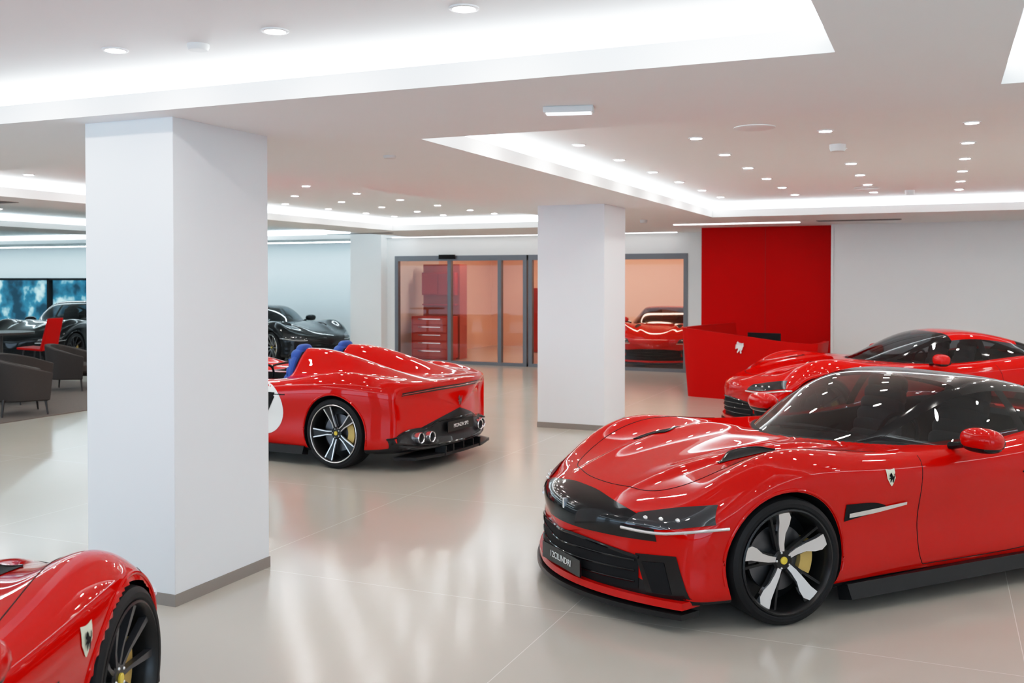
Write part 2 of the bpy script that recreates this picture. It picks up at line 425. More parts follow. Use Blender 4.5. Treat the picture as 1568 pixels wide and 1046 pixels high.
def make_car(name, loc, rz, kind='gt', paint=RED, roof=None, wheel='blade', res=1.0, steer=0, st=None, detail=True, seatm=GREYL, cab=None, badge=(1.74, .77, .10), pilm=None):
    e = empty(name, (loc[0], loc[1], 0), rz)
    cfg = dict(st=st or GT_ST, paint=paint, roof=roof or paint, ar=.395, wr=.36, wx=(.97, 3.68), waist=.015)
    if pilm: cfg['pilm'] = pilm
    open_top = kind == 'speedster'
    if not open_top:
        cfg.update(cab=cab or GT_CAB, uw=4.5, ur=7.0, us=(1.9, 7.75), pil=(5.5,))
        cfg['pit'] = lambda X, Y: ss(X, 1.90+.6*(Y/.75)**2, 2.05+.6*(Y/.75)**2)*(1-ss(X, 3.35, 3.6))*(1-ss(np.abs(Y), .60, .68))
        cfg['inter'] = lambda x, y: (1.56+.6*(y/.75)**2 < x < 3.9) and abs(y) < .70
        def disp(X, Y):
            q = (np.abs(Y)-(.26+.16*(X)))
            crease = .028*np.where(q > 0, np.exp(-(q/.04)**2), np.exp(-(q/.13)**2))*ss(X, .20, .7)*(1-ss(X, 1.4, 1.75))
            fend = .030*np.exp(-((X-1.0)/.42)**2)*np.exp(-((np.abs(Y)-.80)/.10)**2)
            rear = .02*np.exp(-((X-3.7)/.45)**2)*np.exp(-((np.abs(Y)-.82)/.12)**2)
            return crease+fend+rear
        cfg['disp'] = disp
    else:
        cfg['pitz'] = .42
        cfg['pit'] = lambda X, Y: ss(X, 1.95, 2.02)*(1-ss(X, 2.78, 2.83))*(1-ss(np.abs(np.abs(Y)-.37), .25, .29))
        cfg['inter'] = lambda x, y: (1.93 < x < 2.82) and abs(abs(y)-.37) < .30
        def disp(X, Y):
            f = ss(X, 2.76, 2.88)*(1-ss(X, 3.0, 4.55))
            hump = .34*f*np.exp(-(np.abs(np.abs(Y)-.37)/(.225))**2.8)
            return hump+.05*np.exp(-((X-1.0)/.42)**2)*np.exp(-((np.abs(Y)-.78)/.14)**2)+.03*np.exp(-((X-3.7)/.4)**2)*np.exp(-((np.abs(Y)-.84)/.12)**2)
        cfg['disp'] = disp
    me = body_mesh(cfg, res)
    place(me, 'body', e)
    L = max(s[0] for s in cfg['st'])
    pr = Proj(me, L)
    if not open_top:
        cmesh, CP = cabin_mesh(cfg)
        place(cmesh, 'cabin', e)
        ct = MB(); nvv = CP.shape[1]
        for b_ in (int(8*(1+.9)), nvv-1-int(8*(1+.9))):
            sg = 1 if b_ < nvv/2 else -1
            ct.tube([(CP[a_, b_, 0], CP[a_, b_, 1]+sg*.003, CP[a_, b_, 2]) for a_ in range(12, 62, 2)], .006, 0, 6)
        ct.obj('window_line', [CHROME if kind != 'gt' else GLOSSB], e)
    wm = wheel_mesh(wheel)
    for wi, wx in enumerate(cfg['wx']):
        for s in (-1, 1):
            o = place(wm, 'wheel', e, (wx, s*(.985-.135), .36), (0 if s < 0 else math.pi)+(steer if wi == 0 else 0))
    t = MB()
    for wx in cfg['wx']:
        for md in ('left', 'right'):
            seq = []
            for d in range(-14, 195, 4):
                a = math.radians(d)
                h = pr.hit(md, wx+(.395+.012)*math.cos(a), .36+(.395+.012)*math.sin(a), .001)
                if h is not None and abs(h.y) > .75: seq.append(h)
            if len(seq) > 4: t.tube(seq, .009, 0, 8)
        for s in (-1, 1):   # dark wheel-well liner
            V = []; F = []; k = 32; a0, a1 = math.radians(-15), math.radians(195)
            for i in range(k+1):
                a = a0+(a1-a0)*i/k
                for y in (.62, .90): V.append((wx+.403*math.cos(a), s*y, .36+.403*math.sin(a)))
            for i in range(k): F.append((2*i, 2*i+2, 2*i+3, 2*i+1))
            F.append(tuple(2*i for i in range(k+1)))
            t.add(V, F, 1)
    t.obj('arch_lip', [paint, DARK], e, fix=False)
    it = MB()
    if not open_top:
        for s in (-1, 1): seat_part(it, 2.85, s*.37, .50, 0)
        it.ball((2.08, 0, .80), (.22, .62, .10), 1, p=.6)
        it.box(1.95, 3.3, -.08, .08, .5, .72, 1)
        ring = [(2.38+.05*math.sin(a), -.37+.17*math.cos(a), .88+.16*math.sin(a)) for a in np.linspace(0, 2*math.pi, 25)]
        it.tube(ring, .014, 1); it.tube([(2.38, -.53, .88), (2.38, -.21, .88)], .015, 1)
    else:
        for s in (-1, 1): seat_part(it, 2.60, s*.37, .42, 2, 1.05)
        it.tube([(2.2+.04*math.sin(a), -.37+.15*math.cos(a), .82+.14*math.sin(a)) for a in np.linspace(0, 2*math.pi, 25)], .014, 1)
        it.ball((2.02, -.37, .80), (.10, .22, .08), 1, p=.7)
        for s in (-1, 1):
            arc = [(2.79, s*.37+.215*math.cos(a), .86+.285*math.sin(a)) for a in np.linspace(0.05, math.pi-.05, 17)]
            it.tube(arc, .038, 2, 10)
            it.box(2.70, 2.76, s*.37-.16, s*.37+.16, .70, 1.06, 2)
            arc = [(1.93-.06*math.sin(a), s*.37+.29*math.cos(a), .885+.03*math.sin(a)) for a in np.linspace(0, math.pi, 15)]
            it.tube(arc, .012, 1)
            rim = [(2.40+.46*math.copysign(abs(math.cos(a))**.6, math.cos(a)), s*.37+.285*math.copysign(abs(math.sin(a))**.6, math.sin(a))) for a in np.linspace(0, 2*math.pi, 41)]
            seq = []
            for x_, y_ in rim:
                h = pr.hit('top', x_, y_, .004)
                if h is not None and h.z > .75: seq.append(h)
                elif len(seq) > 2: it.tube(seq, .014, 1); seq = []
                else: seq = []
            if len(seq) > 2: it.tube(seq, .014, 1)
    it.obj('interior', [seatm, DARK, BLUE], e)
    g = MB(); mats = [GLOSSB, LAMPG, DRL, CARBON, CHROME, BADGEW, WHITEP, paint, DARK, TAILR]
    if kind == 'gt':
        A = [(-.68, .585), (-.45, .635), (-.2, .668), (0, .675), (.2, .668), (.45, .635), (.68, .585)]
        B = [(-.70, .485), (-.45, .475), (0, .47), (.45, .475), (.70, .485)]
        pr.patch(g, 'front', A, B, 0, .004, 50, 10)
    for s in (-1, 1):
        f = lambda P: [(s*a, b) for a, b in P]
        pr.patch(g, 'front', f([(.56, .62), (.72, .665), (.88, .70)]), f([(.52, .55), (.72, .555), (.915, .60)]), 1, .006, 20, 6)
        pr.line(g, 'front', f([(.50, .535), (.72, .535), (.94, .58)]), .009, 2, .006)
        for q in (.62, .70, .78): 
            h = pr.hit('front', s*q, .60+.05*(q-.6), .006)
            if h is not None: g.ball(h, (.012, .020, .012), 4, seg=12, rings=8)
    A = [(-.60, .38), (-.3, .41), (0, .42), (.3, .41), (.60, .38)]; B = [(-.60, .20), (-.3, .175), (0, .17), (.3, .175), (.60, .20)]
    pr.patch(g, 'front', A, B, 8, .005, 40, 8)
    for z in (.24, .30, .36): pr.line(g, 'front', [(-.58, z), (0, z-.01), (.58, z)], .006, 0, .008)
    pr.line(g, 'front', A, .010, 0, .006)
    for s in (-1, 1):
        f = lambda P: [(s*a, b) for a, b in P]
        pr.patch(g, 'front', f([(.58, .40), (.80, .42)]), f([(.66, .15), (.86, .155)]), 0, .006, 14, 6)
        pr.patch(g, 'front', f([(.62, .36), (.74, .375)]), f([(.68, .20), (.78, .205)]), 8, .010, 10, 6)
    if detail:
        c = pr.hit('front', 0, .24, .015)
        if c is not None: g.box(c.x-.012, c.x, -.25, .25, .19, .29, 0)
        h = pr.hit('front', 0, .575, .008)
        if h is not None and kind == 'gt': g.box(h.x-.004, h.x+.03, -.010, .010, h.z-.03, h.z+.03, 4)
    x00 = min(s[0] for s in cfg['st']); bw = max(s[5] for s in cfg['st'])
    for zz0, zz1, ext, wd, mi in ((.085, .115, .03, .87, 3), (.135, .175, .012, .86, 7)):
        out = [Vector((x00-ext+bw*(y/.87)**2, y, zz0)) for y in np.linspace(-wd, wd, 31)]
        inn = [Vector((p.x+.14, p.y*.96, zz0)) for p in reversed(out)]
        lp = out+inn
        g.prism([tuple(p) for p in lp], [(p.x, p.y, zz1) for p in lp], mi)
    for md, s in (('left', -1), ('right', 1)):
        g.prism([(1.40, s*.90, .07), (1.42, s*.985, .09), (3.28, s*.995, .12), (3.28, s*.9, .10)], [(1.40, s*.88, .16), (1.42, s*.945, .17), (3.28, s*.965, .20), (3.28, s*.88, .2)], 3)
        pr.line(g, md, [(2.02, .87), (1.99, .70), (1.98, .45), (2.02, .24), (2.15, .21), (2.9, .23), (3.05, .34), (3.16, .52), (3.17, .75), (3.10, .90)], .0028, 8, 0, 70)
        if kind == 'gt':
            pr.patch(g, md, [(1.385, .645), (1.60, .635), (1.70, .61)], [(1.375, .545), (1.60, .57), (1.70, .59)], 8, .004, 14, 4)
            pr.patch(g, md, [(1.41, .590), (1.62, .600), (1.87, .615)], [(1.41, .565), (1.62, .573), (1.87, .598)], 4, .010, 18, 2)
        else:
            pr.patch(g, md, [(1.58, .60), (1.72, .58)], [(1.50, .34), (1.56, .32)], 8, .004, 10, 8)
        shield(pr, g, md, *badge, 5, 8)
        pr.line(g, md, [(2.85, .72), (3.02, .725)], .006, 8, 0, 8)
        if not open_top:
            g.ball((2.38, s*1.05, .965), (.085, .14, .072), 7, p=.8)
            g.ball((2.425, s*1.05, .955), (.055, .12, .060), 0, p=.8)
            g.ball((2.38, s*1.05, .925), (.075, .125, .04), 0, p=.8)
            g.tube([(2.34, s*.84, .90), (2.36, s*.93, .92), (2.38, s*1.0, .935)], [.025, .02, .028], 0)
    pr.line(g, 'top', [(1.75, -.82), (1.2, -.74), (.7, -.66), (.42, -.5), (.32, -.25), (.29, 0), (.32, .25), (.42, .5), (.7, .66), (1.2, .74), (1.75, .82)], .0028, 8, 0, 120)
    if not open_top:
        for s in (-1, 1):
            pr.patch(g, 'top', [(.84, s*.50), (1.0, s*.525), (1.24, s*.53)], [(.84, s*.49), (1.04, s*.40), (1.24, s*.515)], 8, .004, 16, 6)
            pr.line(g, 'top', [(.84, s*.49), (1.04, s*.395), (1.24, s*.515)], .006, 0, .004, 16)
            g.tube([(1.74, s*.05+.1, .935), (1.92, s*.05-.35, .95)], .009, 8)
    A = [(-.80, .80), (-.4, .835), (0, .84), (.4, .835), (.80, .80)]; B = [(-.80, .765), (-.4, .795), (0, .80), (.4, .795), (.80, .765)]
    pr.patch(g, 'rear', A, B, 0, .004, 40, 4)
    pr.line(g, 'rear', [(a, b-.018) for a, b in A], .006, 9, .006)
    A = [(-.92, .34), (-.7, .41), (-.45, .42), (-.32, .47), (0, .48), (.32, .47), (.45, .42), (.7, .41), (.92, .34)]; B = [(-.88, .16), (-.4, .16), (0, .16), (.4, .16), (.88, .16)]
    pr.patch(g, 'rear', A, B, 3, .006, 50, 10)
    pr.line(g, 'rear', [(-.9, .30), (-.6, .25), (0, .24), (.6, .25), (.9, .30)], .012, 0, .008)
    pr.line(g, 'rear', A, .010, 0, .006, 60)
    g.prism([(L-.35, -.84, .12), (L-.14, -.74, .12), (L-.04, -.4, .12), (L-.02, 0, .12), (L-.04, .4, .12), (L-.14, .74, .12), (L-.35, .84, .12)], [(L-.35, -.84, .15), (L-.14, -.74, .15), (L-.04, -.4, .15), (L-.02, 0, .15), (L-.04, .4, .15), (L-.14, .74, .15), (L-.35, .84, .15)], 3)
    for y in (-.62, -.49, .49, .62):
        c = pr.hit('rear', y, .33, 0); cx = (c.x if c else L-.1)-.07
        xf = Matrix.Translation((cx, y, .33)) @ Matrix.Rotation(math.radians(-90), 4, 'Z')
        g.lathe([(.045, 0), (.058, .005), (.058, .135), (.053, .142), (.046, .135), (.042, .02)], 24, 4, xf)
        g.lathe([(0, .12), (.046, .12)], 24, 8, xf)
    for y in (-.35, -.2, 0, .2, .35): g.box(L-.16, L-.03, y-.008, y+.008, .12, .22, 3)
    c = pr.hit('rear', 0, .40, .015)
    if c is not None: g.box(c.x, c.x+.012, -.26, .26, .345, .455, 0)
    c = pr.hit('rear', 0, .66, .006)
    if c is not None: horse(g, c, (0, 1, 0), (0, 0, 1), .11, 4)
    g.obj('trim', mats, e, 30, fix=False)
    if detail:
        for md, x, rot, z in (('front', 0, -90, .24), ('rear', L, 90, .40)):
            c = pr.hit(md, 0, z, .015)
            if c is None: continue
            cu = bpy.data.curves.new('plate_text', 'FONT'); cu.body = '12CILINDRI' if kind == 'gt' else 'MONZA SP2'; cu.size = .055; cu.align_x = 'CENTER'; cu.align_y = 'CENTER'; cu.extrude = .0008
            to = bpy.data.objects.new('plate_text', cu); cu.materials.append(WHITEP); scene.collection.objects.link(to); to.parent = e
            to.location = (c.x+(-.014 if md == 'front' else .014), 0, z); to.rotation_euler = (math.radians(90), 0, math.radians(rot))
    return e, pr

SP_ST = [
 (0.00, 0.00, .40, .40, .40, 0), (0.00, .42, .30, .46, .48, .09), (0.00, .80, .17, .52, .56, .34), (0.04, .87, .13, .56, .61, .37),
 (0.16, .92, .12, .62, .66, .34), (.38, .955, .12, .73, .72, .26), (.65, .98, .12, .85, .77, .15), (.97, .995, .12, .90, .81, .05), (1.30, .985, .12, .88, .84, 0),
 (1.70, .965, .12, .84, .85, 0), (2.2, .945, .12, .82, .85, 0), (2.75, .95, .12, .84, .84, 0), (3.25, .985, .12, .91, .83, 0),
 (3.70, 1.01, .13, .95, .85, 0), (4.05, 1.0, .15, .94, .88, -.03), (4.35, .96, .17, .91, .90, -.12), (4.60, .92, .20, .875, .90, -.24),
 (4.68, .88, .22, .84, .885, -.28), (4.60, .84, .28, .76, .79, -.25), (4.60, .42, .45, .68, .70, -.07), (4.60, 0, .58, .58, .58, 0)]

D = math.radians
make_car('sports_car', (-2.15, 5.665), D(47.5), 'gt', RED, BLKP, 'blade', 1.4, steer=D(-4), st=nosefix(GT_ST, .96, .85))
e2, pr2 = make_car('speedster_car', (-9.30, 9.92), D(-5), 'speedster', RED, None, 'split', 1.3, st=SP_ST)
rd = MB(); 
th = np.linspace(0, math.pi, 14)
for md in ('left', 'right'):
    pr2.patch(rd, md, [(2.72-.27*math.cos(a), .56+.27*math.sin(a)) for a in th], [(2.72-.27*math.cos(a), .56-.27*math.sin(a)) for a in th], 0, .004, 24, 12)
    pr2.patch(rd, md, [(2.68, .74), (2.88, .74)], [(2.64, .66), (2.84, .66)], 1, .007, 5, 3)
    pr2.patch(rd, md, [(2.78, .70), (2.88, .70)], [(2.62, .42), (2.70, .42)], 1, .007, 5, 8)
rd.obj('race_roundel', [WHITEP, DARK], e2)
make_car('sports_car', (-4.24, 3.50), D(-66), 'other', RED, RED, 'multi', 1.0, detail=False, st=lower(nosefix(GT_ST, .95), .915), badge=(1.385, .665, .12))
make_car('sports_car', (-2.6, 13.1), D(24), 'other', RED, RED, 'multi', 1.0, detail=False)
make_car('sports_car', (-13.0, 19.46), D(158), 'other', BLKP, BLKP, 'silver', .6, detail=False)
make_car('sports_car', (-18.7, 15.6), D(106), 'other', BLKP, BLKP, 'multi', .6, detail=False, st=lower(GT_ST, 1.08), cab=[(a, b, c*1.08, d*1.12, e_, f) for a, b, c, d, e_, f in GT_CAB])
make_car('sports_car', (-5.75, 20.95), D(97), 'other', RED, RED, 'multi', .6, detail=False)

# ------------------------------------------------------------------ room
WALL = M('wall_white', (.84, .84, .83), .6, nscale=3, namp=.01)
CEIL = M('ceiling_white', (.90, .90, .89), .65, nscale=3, namp=.01)
COLM = M('column_white', (.80, .83, .86), .6, nscale=3, namp=.01)
BASE = M('baseboard_taupe', (.28, .25, .23), .5)
REDW = M('red_wall_panel', (.55, .002, .002), .5, spec=.05, nscale=3, namp=.02)
LED = M('led_strip', (1, 1, 1), .5, emis=(.84, .94, 1.0), es=10)
LEDB = M('led_strip_cool', (1, 1, 1), .5, emis=(.68, .89, 1.0), es=13)
DL = M('downlight_lens', (1, 1, 1), .5, emis=(1, .96, .91), es=250)
DLR = M('downlight_ring', (.8, .8, .8), .4)
FRAME = M('aluminium_frame', (.16, .16, .17), .4, .4)

def floor_mat():
    m = bpy.data.materials.new('floor_tile'); m.use_nodes = True; nt = m.node_tree; b = nt.nodes['Principled BSDF']
    g = nt.nodes.new('ShaderNodeNewGeometry'); sp = nt.nodes.new('ShaderNodeSeparateXYZ'); nt.links.new(g.outputs['Position'], sp.inputs[0])
    def mth(op, a, bb=None):
        n = nt.nodes.new('ShaderNodeMath'); n.operation = op
        for i, v in enumerate((a, bb)):
            if v is None: continue
            if isinstance(v, (int, float)): n.inputs[i].default_value = v
            else: nt.links.new(v, n.inputs[i])
        return n.outputs[0]
    ln = []
    for ax, off in (('X', 3.2), ('Y', -6.65)):
        a = mth('ADD', sp.outputs[ax], off+240.0); a = mth('DIVIDE', a, 2.4); a = mth('FRACT', a)
        a = mth('SUBTRACT', a, .5); a = mth('ABSOLUTE', a); a = mth('LESS_THAN', a, .0022/2.4); ln.append(a)
    f = mth('MAXIMUM', ln[0], ln[1])
    n = nt.nodes.new('ShaderNodeTexNoise'); n.inputs['Scale'].default_value = 1.2; n.inputs['Detail'].default_value = 6
    nt.links.new(g.outputs['Position'], n.inputs['Vector'])
    mx0 = nt.nodes.new('ShaderNodeMix'); mx0.data_type = 'RGBA'; mx0.inputs['A'].default_value = (.46, .435, .385, 1); mx0.inputs['B'].default_value = (.51, .48, .43, 1)
    nt.links.new(n.outputs['Fac'], mx0.inputs['Factor'])
    mx = nt.nodes.new('ShaderNodeMix'); mx.data_type = 'RGBA'; nt.links.new(f, mx.inputs['Factor']); nt.links.new(mx0.outputs['Result'], mx.inputs['A']); mx.inputs['B'].default_value = (.70, .68, .64, 1)
    nt.links.new(mx.outputs['Result'], b.inputs['Base Color']); b.inputs['Roughness'].default_value = .17; b.inputs['Specular IOR Level'].default_value = .5
    return m
X0, X1, Y0, Y1 = -34., 7., -3., 23.
mb = MB(); mb.box(X0-.3, X1+.3, Y0-.3, 27, -.1, 0); mb.obj('floor', [floor_mat()])
H, HL, HT = 2.905, 3.015, 3.13
holes = [(-12., -.42, -1.5, 4.41), (.26, 6.2, -1.5, 5.45), (-3.28, 5.8, 6.02, 15.44), (-10., -5.6, 6.3, 17.2), (-15.7, -11.2, 6.3, 20.3), (-26, -17.2, 4, 20)]
xs = sorted({X0-.2, X1+.2} | {h[0] for h in holes} | {h[1] for h in holes}); ys = sorted({Y0-.2, Y1+.2} | {h[2] for h in holes} | {h[3] for h in holes})
mb = MB()
for i in range(len(xs)-1):
    for j in range(len(ys)-1):
        cx, cy = (xs[i]+xs[i+1])/2, (ys[j]+ys[j+1])/2
        if any(h[0] < cx < h[1] and h[2] < cy < h[3] for h in holes): continue
        mb.add([(xs[i], ys[j], H), (xs[i+1], ys[j], H), (xs[i+1], ys[j+1], H), (xs[i], ys[j+1], H)], [(0, 1, 2, 3)])
        mb.add([(xs[i], ys[j], HL), (xs[i+1], ys[j], HL), (xs[i+1], ys[j+1], HL), (xs[i], ys[j+1], HL)], [(0, 1, 2, 3)])
for (a, b, c, d) in holes:
    for p, q in (((a, c), (b, c)), ((b, c), (b, d)), ((b, d), (a, d)), ((a, d), (a, c))):
        mb.add([(*p, H), (*q, H), (*q, HL), (*p, HL)], [(0, 1, 2, 3)])
mb.box(X0-.3, X1+.3, Y0-.3, Y1+.3, HT, HT+.1)
mb.obj('ceiling', [CEIL], ang=20)
for k, (a, b, c, d) in enumerate(holes):
    s = .09; mb = MB()
    a2, b2, c2, d2 = a-s, b+s, c-s, d+s
    mb.box(a2-.02, a2, c2, d2, HL+.005, HT-.004); mb.box(b2, b2+.02, c2, d2, HL+.005, HT-.004)
    mb.box(a2, b2, c2-.02, c2, HL+.005, HT-.004); mb.box(a2, b2, d2, d2+.02, HL+.005, HT-.004)
    mb.obj('cove_led_strip', [LEDB if k >= 4 else LED])
dl = MB()
def down(x, y, z=HT):
    xf = Matrix.Translation((x, y, z)) @ Matrix.Rotation(D(90), 4, 'X')
    dl.lathe([(.066, 0), (.066, -.006), (.050, -.008), (.050, -.003)], 24, 0, xf)
    dl.lathe([(0, -.004), (.050, -.004)], 24, 1, xf)
for x in (-8.0, -6.96, -5.92, -4.92, -3.92, -2.92, -1.92, -.95):
    for y in (3.92, .5): down(x, y)
for x in (-2.94, -1.9, -.86, .2, 1.24, 2.28, 3.3, 4.4):
    for y in (7.1, 8.3, 9.5, 10.74, 11.96, 13.2, 14.4): down(x, y)
for x in (-6.4, -7.43, -8.46, -9.5):
    for y in (7.0, 8.2, 9.4, 10.6, 11.8, 13.0, 14.2, 15.4, 16.4): down(x, y)
for x in (-12.2, -13.4, -14.6):
    for y in (8, 10, 12, 14, 16, 18): down(x, y)
for y in (1, 3.6): 
    for x in (1.4, 3.4, 5.2): down(x, y)
dlo = dl.obj('downlight_array', [DLR, DL], fix=False)

def wbox(name, x0, x1, y0, y1, z0=0, z1=3.2, m=None):
    b = MB(); b.box(x0, x1, y0, y1, z0, z1); return b.obj(name, [m or WALL])
WALLB = M('wall_daylight_tint', (.78, .83, .85), .6, nscale=3, namp=.01)  # blue daylight cast painted into the colour of the left walls
wbox('wall_left', X0-.2, X0, Y0, Y1, m=WALLB)
wbox('wall_right', X1, X1+.2, Y0, 18.3)
b = MB(); b.box(X0, -33, Y1, Y1+.2, 0, 3.2); b.box(-33, -18.5, Y1, Y1+.2, 1.97, 3.2); b.box(-33, -18.5, Y1, Y1+.2, 0, .15); b.box(-18.5, -12.84, Y1, Y1+.2, 0, 3.2)
b.obj('wall_back_left', [WALLB])
b = MB(); b.box(-12.0, -11.79, 20.38, 20.6, 0, 3.2); b.box(-11.79, -4.83, 20.38, 20.6, 2.48, 3.2); b.box(-4.83, -4.0, 20.38, 20.6, 0, 3.2)
b.obj('wall_back', [WALL])
wbox('wall_pilaster', -12.84, -12.0, 20.1, Y1, m=WALL)
wbox('wall_back_red', -4.15, -1.79, 18.6, 18.75, z1=2.905, m=REDW)
wbox('wall_back_return', -4.13, -4.0, 18.76, 20.37)
wbox('wall_back_right', -1.75, X1, 18.3, 18.5)
b = MB()
for x0, x1 in ((X0, -30), (-18, -16), (-10, -8), (-2, 0), (5.5, X1)): b.box(x0, x1, Y0-.2, Y0, 0, 3.2)
b.box(X0, X1, Y0-.2, Y0, 2.6, 3.2); b.box(X0, X1, Y0-.2, Y0, 0, .2)
b.obj('wall_front', [WALL])
b = MB(); b.box(-2.975, -2.97, 18.596, 18.6, .0, 2.9); b.obj('trim_panel_seam', [M('seam_dark_red', (.25, .003, .003), .6)])
LEDV = M('led_line', (1, 1, 1), .5, emis=(1, 1, 1), es=9)
LEDW = M('led_line_cool', (1, 1, 1), .5, emis=(.74, .92, 1), es=40)
wbox('trim_panel_edge', -1.79, -1.75, 18.28, 18.6, z1=2.905)
b = MB(); b.box(-4.35, -2.2, 17.25, 17.33, 2.893, 2.906); b.obj('added_wall_wash_strip', [LEDV])
b = MB(); b.box(-33, -13.0, 21.9, 21.98, 2.893, 2.906); b.obj('added_wall_wash_strip', [LEDW])  # strip added to brighten the dim back-left wall, set like a white cove line
b = MB(); b.box(-11.7, -5.0, 20.10, 20.14, 2.898, 2.906); b.obj('added_wall_wash_strip', [LEDV])  # added strip, no known fixture; brightens the wall above the glazing

for (x0, x1, y0, y1) in ((-4.86, -4.17, 4.61, 5.51), (-4.87, -3.954, 12.13, 13.04)):
    e = empty('column', ((x0+x1)/2, (y0+y1)/2, 0)); w, dd = (x1-x0)/2, (y1-y0)/2
    b = MB(); b.box(-w, w, -dd, dd, 0.07, H+.02); b.obj('shaft', [COLM], e, bevel=.004)
    b = MB(); b.box(-w-.006, w+.006, -dd-.006, dd+.006, 0, .072); b.obj('base_trim', [BASE], e)
b = MB(); b.box(-34, -12.84, 22.98, 23, 0, .08); b.obj('baseboard_back', [BASE])
b = MB(); b.box(-1.75, 7, 18.28, 18.3, 0, .08); b.obj('baseboard_right', [BASE])

PINKG = GLASS('tinted_glass', (.95, .80, .73), .03)
def unit(name, x0, x1, mull, y=20.42):
    e = empty(name, (0, 0, 0)); b = MB(); t = .045
    b.box(x0, x1, y-.05, y+.05, 2.36, 2.48); b.box(x0, x1, y-.05, y+.05, 0, .07)
    for m in [x0+t, x1-t]+mull: b.box(m-t, m+t, y-.055, y+.055, 0, 2.47)
    b.obj('frame', [FRAME], e)
    g = MB(); g.add([(x0+.05, y, .07), (x1-.05, y, .07), (x1-.05, y, 2.36), (x0+.05, y, 2.36)], [(0, 1, 2, 3)]); g.obj('glass_pane', [PINKG], e, fix=False)
unit('door_1', -11.79, -8.44, [-10.36, -9.1])
unit('window_1', -8.40, -4.83, [-6.6])
b = MB(); b.box(-10.6, -10.2, 20.30, 20.36, 2.40, 2.50); b.obj('door_sensor', [DARK])
PEACH = M('workshop_wall', (.86, .62, .50), .6, nscale=2, namp=.02)
wbox('wall_workshop_back', -13, -3.5, 26.5, 26.7, m=PEACH); wbox('wall_workshop_left', -12.3, -12.1, 23.0, 26.5, m=PEACH); wbox('wall_workshop_right', -4.0, -3.8, 20.6, 26.5, m=PEACH)
wbox('ceiling_workshop', -12.3, -3.8, 23.35, 26.7, 3.0, 3.1, PEACH)
WL = M('workshop_lamp', (1, 1, 1), .5, emis=(1, .82, .70), es=20)
b = MB(); b.box(-10.8, -9.2, 21.4, 21.6, 2.87, 2.903); b.box(-7.6, -5.2, 21.4, 21.6, 2.87, 2.903); b.box(-10.8, -5.2, 24.6, 24.8, 2.96, 2.998); b.obj('workshop_ceiling_lamp', [WL])
REDC = M('tool_cabinet_red', (.45, .03, .02), .4)
REDP = M('storage_panel_red', (.42, .09, .06), .5)
e = empty('tool_cabinet', (-11.7, 20.9, 0)); b = MB(); b.box(0, 1.0, .1, .6, .05, 1.05); b.box(.03, .97, .13, .57, 0, .05); b.obj('carcass', [REDC], e, bevel=.01)
b = MB()
for z in (.10, .29, .48, .67, .86): b.box(.05, .95, .085, .10, z, z+.16)
b.obj('drawers', [M('drawer_front', (.50, .08, .06), .4)], e, bevel=.006)
b = MB()
for z in (.25, .44, .63, .82, 1.01): b.box(.2, .8, .055, .085, z-.03, z-.012)
b.obj('handles', [CHROME], e)
e = empty('storage_cupboard', (-11.7, 21.55, 0)); b = MB(); b.box(0, 1.0, .05, .45, 0, 2.3, 1); b.box(.05, .95, -.12, .05, 1.55, 2.1); b.box(.06, .49, -.14, -.12, 1.57, 2.08); b.box(.51, .94, -.14, -.12, 1.57, 2.08); b.box(.05, .95, -.1, .05, 1.3, 1.34); b.obj('cupboard', [REDC, REDP], e, bevel=.008)
e = empty('locker', (-10.2, 24.5, 0)); b = MB(); b.box(0, .6, 0, .5, 0, 1.7); b.box(.02, .58, -.02, 0, .05, 1.65); b.box(.5, .53, -.05, -.02, .8, 1.0); b.obj('carcass', [REDC], e, bevel=.01)

e = empty('reception_desk', (0, 0, 0))
DESK = M('desk_red', (.56, .003, .002), .5, spec=.08)
b = MB()
path = [(-3.35, 17.7, 1.17), (-3.70, 16.95, 1.16), (-3.92, 16.42, 1.14), (-3.80, 16.25, 1.13), (-3.4, 16.13, 1.09), (-2.9, 16.00, 1.04), (-2.3, 15.84, .98), (-1.88, 15.76, .955), (-1.74, 15.9, .955), (-1.70, 16.6, .955)]
path = [Vector(p) for p in resample(path, 48)]
n = len(path); O = []; 
for i, p in enumerate(path):
    t = (path[min(i+1, n-1)]-path[max(i-1, 0)]); t.z = 0; t.normalize(); nn = Vector((t.y, -t.x, 0))
    if nn.dot(Vector((p.x+2.6, p.y-17, 0))) < 0: nn = -nn
    tp = p+nn*.05
    O.append([(p.x-nn.x*.05, p.y-nn.y*.05, 0.0), (tp.x, tp.y, p.z), (tp.x-nn.x*.07, tp.y-nn.y*.07, p.z), (p.x-nn.x*.12, p.y-nn.y*.12, 0)])
V = [v for o in O for v in o]; F = []
for i in range(n-1):
    for k in range(4): F.append((i*4+k, i*4+(k+1) % 4, (i+1)*4+(k+1) % 4, (i+1)*4+k))
F += [(0, 1, 2, 3), tuple((n-1)*4+k for k in (3, 2, 1, 0))]
b.add(V, F); b.obj('panel', [DESK], e)
b = MB(); b.prism([(-3.75, 16.45, .76), (-1.95, 15.95, .76), (-1.85, 16.5, .76), (-3.35, 17.2, .76)], [(-3.75, 16.45, .80), (-1.95, 15.95, .80), (-1.85, 16.5, .80), (-3.35, 17.2, .80)])
b.obj('worktop', [DARK], e)
b = MB(); xf = Matrix.Translation((-2.65, 16.45, 0)) @ Matrix.Rotation(D(-14), 4, 'Z'); b.box(-.28, .28, 0, .03, .80, 1.07, 0, xf); b.box(-.03, .03, .0, .03, .8, .9, 0, xf); b.box(-.1, .1, -.06, .08, .80, .812, 0, xf); b.obj('monitor', [DARK], e, bevel=.004)
